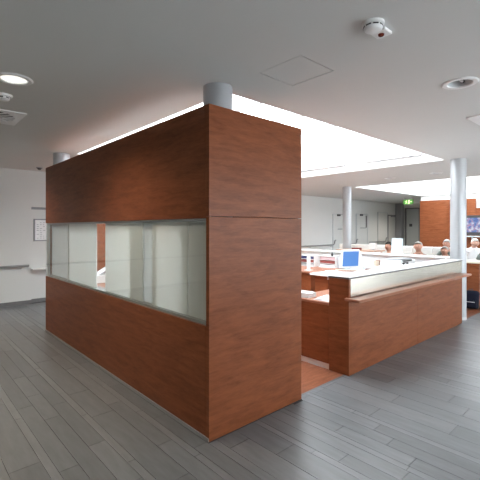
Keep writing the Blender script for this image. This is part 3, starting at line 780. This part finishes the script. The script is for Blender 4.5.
# ------------------------------------------------------------------ waiting area seating
def bench(x, y0, y1, label, top=1.12):
    t = thing('high_back_bench', label, 'bench', (x, (y0+y1)/2, 0), 0, 'white waiting benches')
    n = max(2, round((y1-y0)/.62)); w = (y1-y0)/n
    obj('base', B(x-.55, x-.02, y0+.03, y1-.03, .05, .28, bev=.01), UPHOL, t, False, True)
    for i in range(n):
        obj('seat', B(x-.62, x-.12, y0+i*w+.005, y0+(i+1)*w-.005, .281, .44, bev=.03, seg=3), UPHOL, t, 'smooth', True)
        obj('backrest', B(x-.12, x, y0+i*w+.003, y0+(i+1)*w-.003, .25, top, bev=.02, seg=2), UPHOL, t, 'smooth', True)
    for y in (y0+.1, y1-.1):
        for xx in (x-.5, x-.08): obj('leg', B(xx, xx+.04, y, y+.04, .001, .06), ALU, t, False, True)
bench(9.45, 1.42, 3.10, 'white high backed waiting bench before the red wood wall')
bench(9.45, 3.15, 5.00, 'white high backed waiting bench before the corridor')
bench(11.2, .0, 1.24, 'white waiting bench behind the white haired man', 1.14)
def armchair(loc, rz, label):
    t = thing('armchair', label, 'chair', loc, rz, 'low white armchairs')
    obj('seat', B(-.24, .26, -.25, .25, .28, .44, bev=.03, seg=3), UPHOL, t, 'smooth')
    obj('backrest', xf(B(-.06, .04, -.25, .25, .0, .52, bev=.03, seg=3), Matrix.Translation((-.27, 0, .36)) @ Matrix.Rotation(-.15, 4, 'Y')), UPHOL, t, 'smooth')
    for s in (-1, 1):
        obj('arm', B(-.24, .22, s*.255, s*.29, .56, .60, bev=.01), ALU, t)
        for xx in (-.22, .20): obj('leg', B(xx-.015, xx+.015, s*.258, s*.288, .001, .56), ALU, t)
    return t

# ------------------------------------------------------------------ seated people
def person(loc, rz, label, hair, shirt, trousers=TROUSER, skin=SKIN, lean=0., bald=False, hscale=1.0, head_down=0., long_hair=False, drop=0.):
    """local +X is the way the person faces; the seat is .45 high"""
    V, E, Rd, Tg = [], [], [], []
    def v(p, r): V.append(Vector(p)); Rd.append(r); return len(V)-1
    def e(a, b, t): E.append((a, b)); Tg.append(t)
    drop_ = drop   # a slumped sitter: the upper spine comes down and forward
    pel = v((-.05, 0, .55), .135); sp = v((-.06+lean*.3, 0, .72), .125); ch = v((-.06+lean*.7, 0, .90-drop*.6), .135); nb = v((-.045+lean, 0, 1.015-drop), .075); nk = v((-.02+lean, 0, 1.075-drop), .052)
    hx = .015+lean+head_down*.05; hz = 1.18-head_down*.03-drop
    h0 = v((hx-.005, 0, hz-.045), .066); h1 = v((hx-.005, 0, hz+.015), .083); h2 = v((hx-.012, 0, hz+.065), .066)
    e(pel, sp, 1); e(sp, ch, 1); e(ch, nb, 1); e(nb, nk, 0); e(nk, h0, 0); e(h0, h1, 0); e(h1, h2, 0)
    n0 = v((hx+.088, 0, hz+.005), .014); n1 = v((hx+.104, 0, hz-.014), .014); e(h1, n0, 0); e(n0, n1, 0)
    for s in (-1, 1):
        ea = v((hx-.01, s*.088, hz), .018); eb = v((hx-.012, s*.092, hz+.03), .014); e(h1, ea, 0); e(ea, eb, 0)
        c = v((-.055+lean*.9, s*.10, .97-drop*.8), .075); sh = v((-.05+lean*.9, s*.185, .955-drop*.8), .064); el = v((.05+lean*.5, s*.245, .71), .045); wr = v((.26, s*.15, .665), .028); pa = v((.325, s*.125, .655), .033)
        e(ch, c, 1); e(c, sh, 1); e(sh, el, 1); e(el, wr, 1); e(wr, pa, 0)
        for k, (dy, ln) in enumerate(((-.028, .055), (-.010, .066), (.009, .062), (.026, .046))):
            a = v((.355, s*.12+dy, .655), .010); b = v((.355+ln*.6, s*.12+dy*1.2, .648), .0088); c2 = v((.355+ln, s*.12+dy*1.25, .630), .0075)
            e(pa, a, 0); e(a, b, 0); e(b, c2, 0)
        ta = v((.315, s*.125-s*.04, .66), .011); tb = v((.345, s*.125-s*.058, .655), .009); e(pa, ta, 0); e(ta, tb, 0)
        hp_ = v((.02, s*.10, .54), .095); kn = v((.40, s*.13, .535), .066); an = v((.40, s*.13, .10), .042); ft = v((.53, s*.14, .045), .040); 
        e(pel, hp_, 2); e(hp_, kn, 2); e(kn, an, 2); e(an, ft, 3)
    me = bpy.data.meshes.new('body'); me.from_pydata([tuple(p) for p in V], E, [])
    o = bpy.data.objects.new('body', me); COL.objects.link(o)
    md = o.modifiers.new('skin', 'SKIN'); md.use_smooth_shade = True
    for i, r_ in enumerate(Rd): me.skin_vertices[0].data[i].radius = (r_, r_)
    me.skin_vertices[0].data[0].use_root = True
    s_ = o.modifiers.new('sub', 'SUBSURF'); s_.levels = 1; s_.render_levels = 1
    bpy.context.view_layer.update()
    dg = bpy.context.evaluated_depsgraph_get()
    m2 = bpy.data.meshes.new_from_object(o.evaluated_get(dg)); m2.name = 'body'
    bpy.data.objects.remove(o)
    for mm in (skin, shirt, trousers, DARK): m2.materials.append(mm)
    segs = [(V[a], V[b], t) for (a, b), t in zip(E, Tg)]
    for pl in m2.polygons:
        c = Vector(pl.center); best = 9; bt_ = 0
        for a, b, t in segs:
            d = b-a; k = max(0, min(1, (c-a).dot(d)/max(d.length_squared, 1e-9))); q = (c-a-d*k).length
            if q < best: best = q; bt_ = t
        pl.material_index = bt_; pl.use_smooth = True
    root = thing('person', label, 'person', loc, rz)
    body = bpy.data.objects.new('body', m2); COL.objects.link(body); body.parent = root
    # hair cap
    bm = bmesh.new(); ell(bm, (hx-.018, 0, hz+.032), (.093, .083, .088) if not bald else (.086, .0835, .075), 20, 14)
    for f in list(bm.faces):
        c = f.calc_center_median()
        front = c.x > hx+.035 and c.z < hz+.075
        low = c.z < hz-.03
        if long_hair: low = c.z < hz-.04 and c.x > hx-.03
        if front or low: bm.faces.remove(f)
    obj('hair', bm, hair, root, 'all')
    for s in (-1, 1):
        obj('eye', ell(bmesh.new(), (hx+.072, s*.030, hz+.012), (.010, .011, .008), 10, 6), DARK, root, 'all')
    obj('mouth', ell(bmesh.new(), (hx+.068, 0, hz-.052), (.012, .024, .006), 10, 6), BINDER_R, root, 'all')
    obj('collar', L([(.060, 1.035-drop), (.066, 1.02-drop), (.085, .985-drop), (.08, .985-drop)], 20, -.035+lean, 0), shirt, root, 'smooth')
    root.scale = (hscale,)*3
    return root
seat_y = .0
for (x, y, rz, a) in [
    (7.04, 1.40, math.radians(188), dict(label='grey haired person with reddish face seated behind the counter, left one of two', hair=HAIR_GREY, shirt=SHIRT_B, bald=True, hscale=1.045)),
    (7.92, 1.15, math.radians(175), dict(label='grey haired person sitting low behind the counter top, beside the column', hair=HAIR_GREY, shirt=SHIRT_B, bald=True, drop=.07)),
    (7.10, 2.13, math.radians(170), dict(label='dark haired person in peach top, partly behind the upright notice', hair=HAIR_DARK, shirt=SHIRT_P, long_hair=True, hscale=1.02)),
    (9.85, 1.10, math.radians(215), dict(label='white haired man in white shirt seated right of the column', hair=HAIR_WHITE, shirt=SHIRT_W, head_down=1., skin=SKIN2, hscale=1.08)),
    (9.15, 1.545, math.radians(182), dict(label='person with pale grey hair on the bench, just left of the column', hair=HAIR_GREY, shirt=SHIRT_G, hscale=1.04)),
]:
    person((x, y, 0), rz, **a)
for x, y, rz, lb in [(7.04, 1.40, 188, 'white armchair under the reddish faced person'), (7.92, 1.15, 175, 'white armchair beside the column, under the low seated person'),
                 (7.10, 2.13, 170, 'white armchair under the dark haired person'), (9.85, 1.10, 215, 'white armchair under the white haired man')]:
    armchair((x, y, 0), math.radians(rz), lb)
jk = thing('folded_jacket', 'grey green jacket heaped on the cream counter top right of the column', 'jacket', (8.0, .38, .945))
bm = bmesh.new(); rj = random.Random(2)
bmesh.ops.create_uvsphere(bm, u_segments=24, v_segments=14, radius=1)
for v in bm.verts:
    an = math.atan2(v.co.y, v.co.x); k = 1+.10*math.sin(5*an+3*v.co.z)
    v.co = Vector((v.co.x*.20*k, v.co.y*.13*k, max(v.co.z, -.0)*.13*(1+.12*math.sin(7*an))+.001))
obj('body', bm, SHIRT_G, jk, 'all')
obj('sleeve', T([(-.12, -.08, .08), (-.20, -.10, .05), (-.25, -.06, .035), (-.24, .03, .035)], [.05, .045, .036, .03], 10), SHIRT_G, jk, True)
obj('collar', T([(.0, -.07, .11), (.08, -.05, .125), (.12, .02, .12), (.08, .07, .11)], .022, 8), SHIRT_G, jk, True)

# light table with white monitor beyond the side counter
tb = thing('side_table', 'peach wood side table beyond the white side counter', 'table', (7.4, 3.0, 0))
obj('table_top', B(7.15, 7.75, 2.55, 3.65, 1.04, 1.07, bev=.003), PEACHW, tb, False, True)
for xx in (7.2, 7.66):
    for yy in (2.6, 3.56): obj('leg', B(xx, xx+.04, yy, yy+.04, .001, 1.04), PEACHW, tb, False, True)
wbx = thing('white_terminal', 'small white terminal standing on the peach side table', 'terminal', (7.5, 2.75, 1.071))
obj('housing', xf(B(-.03, .03, -.09, .09, .03, .19, bev=.008), Matrix.Rotation(-.15, 4, 'Y')), WHITE, wbx)
obj('foot', B(-.06, .06, -.06, .06, 0, .012), LGREY, wbx)
obj('neck', B(-.015, .015, -.02, .02, .012, .06), LGREY, wbx)
rb = thing('red_box', 'small dark red box on the peach side table', 'box', (7.35, 3.15, 1.071))
obj('case', B(-.07, .07, -.11, .11, 0, .04, bev=.003), BINDER_R, rb)
obj('lid', B(-.073, .073, -.113, .113, .041, .055, bev=.003), BINDER_R, rb)
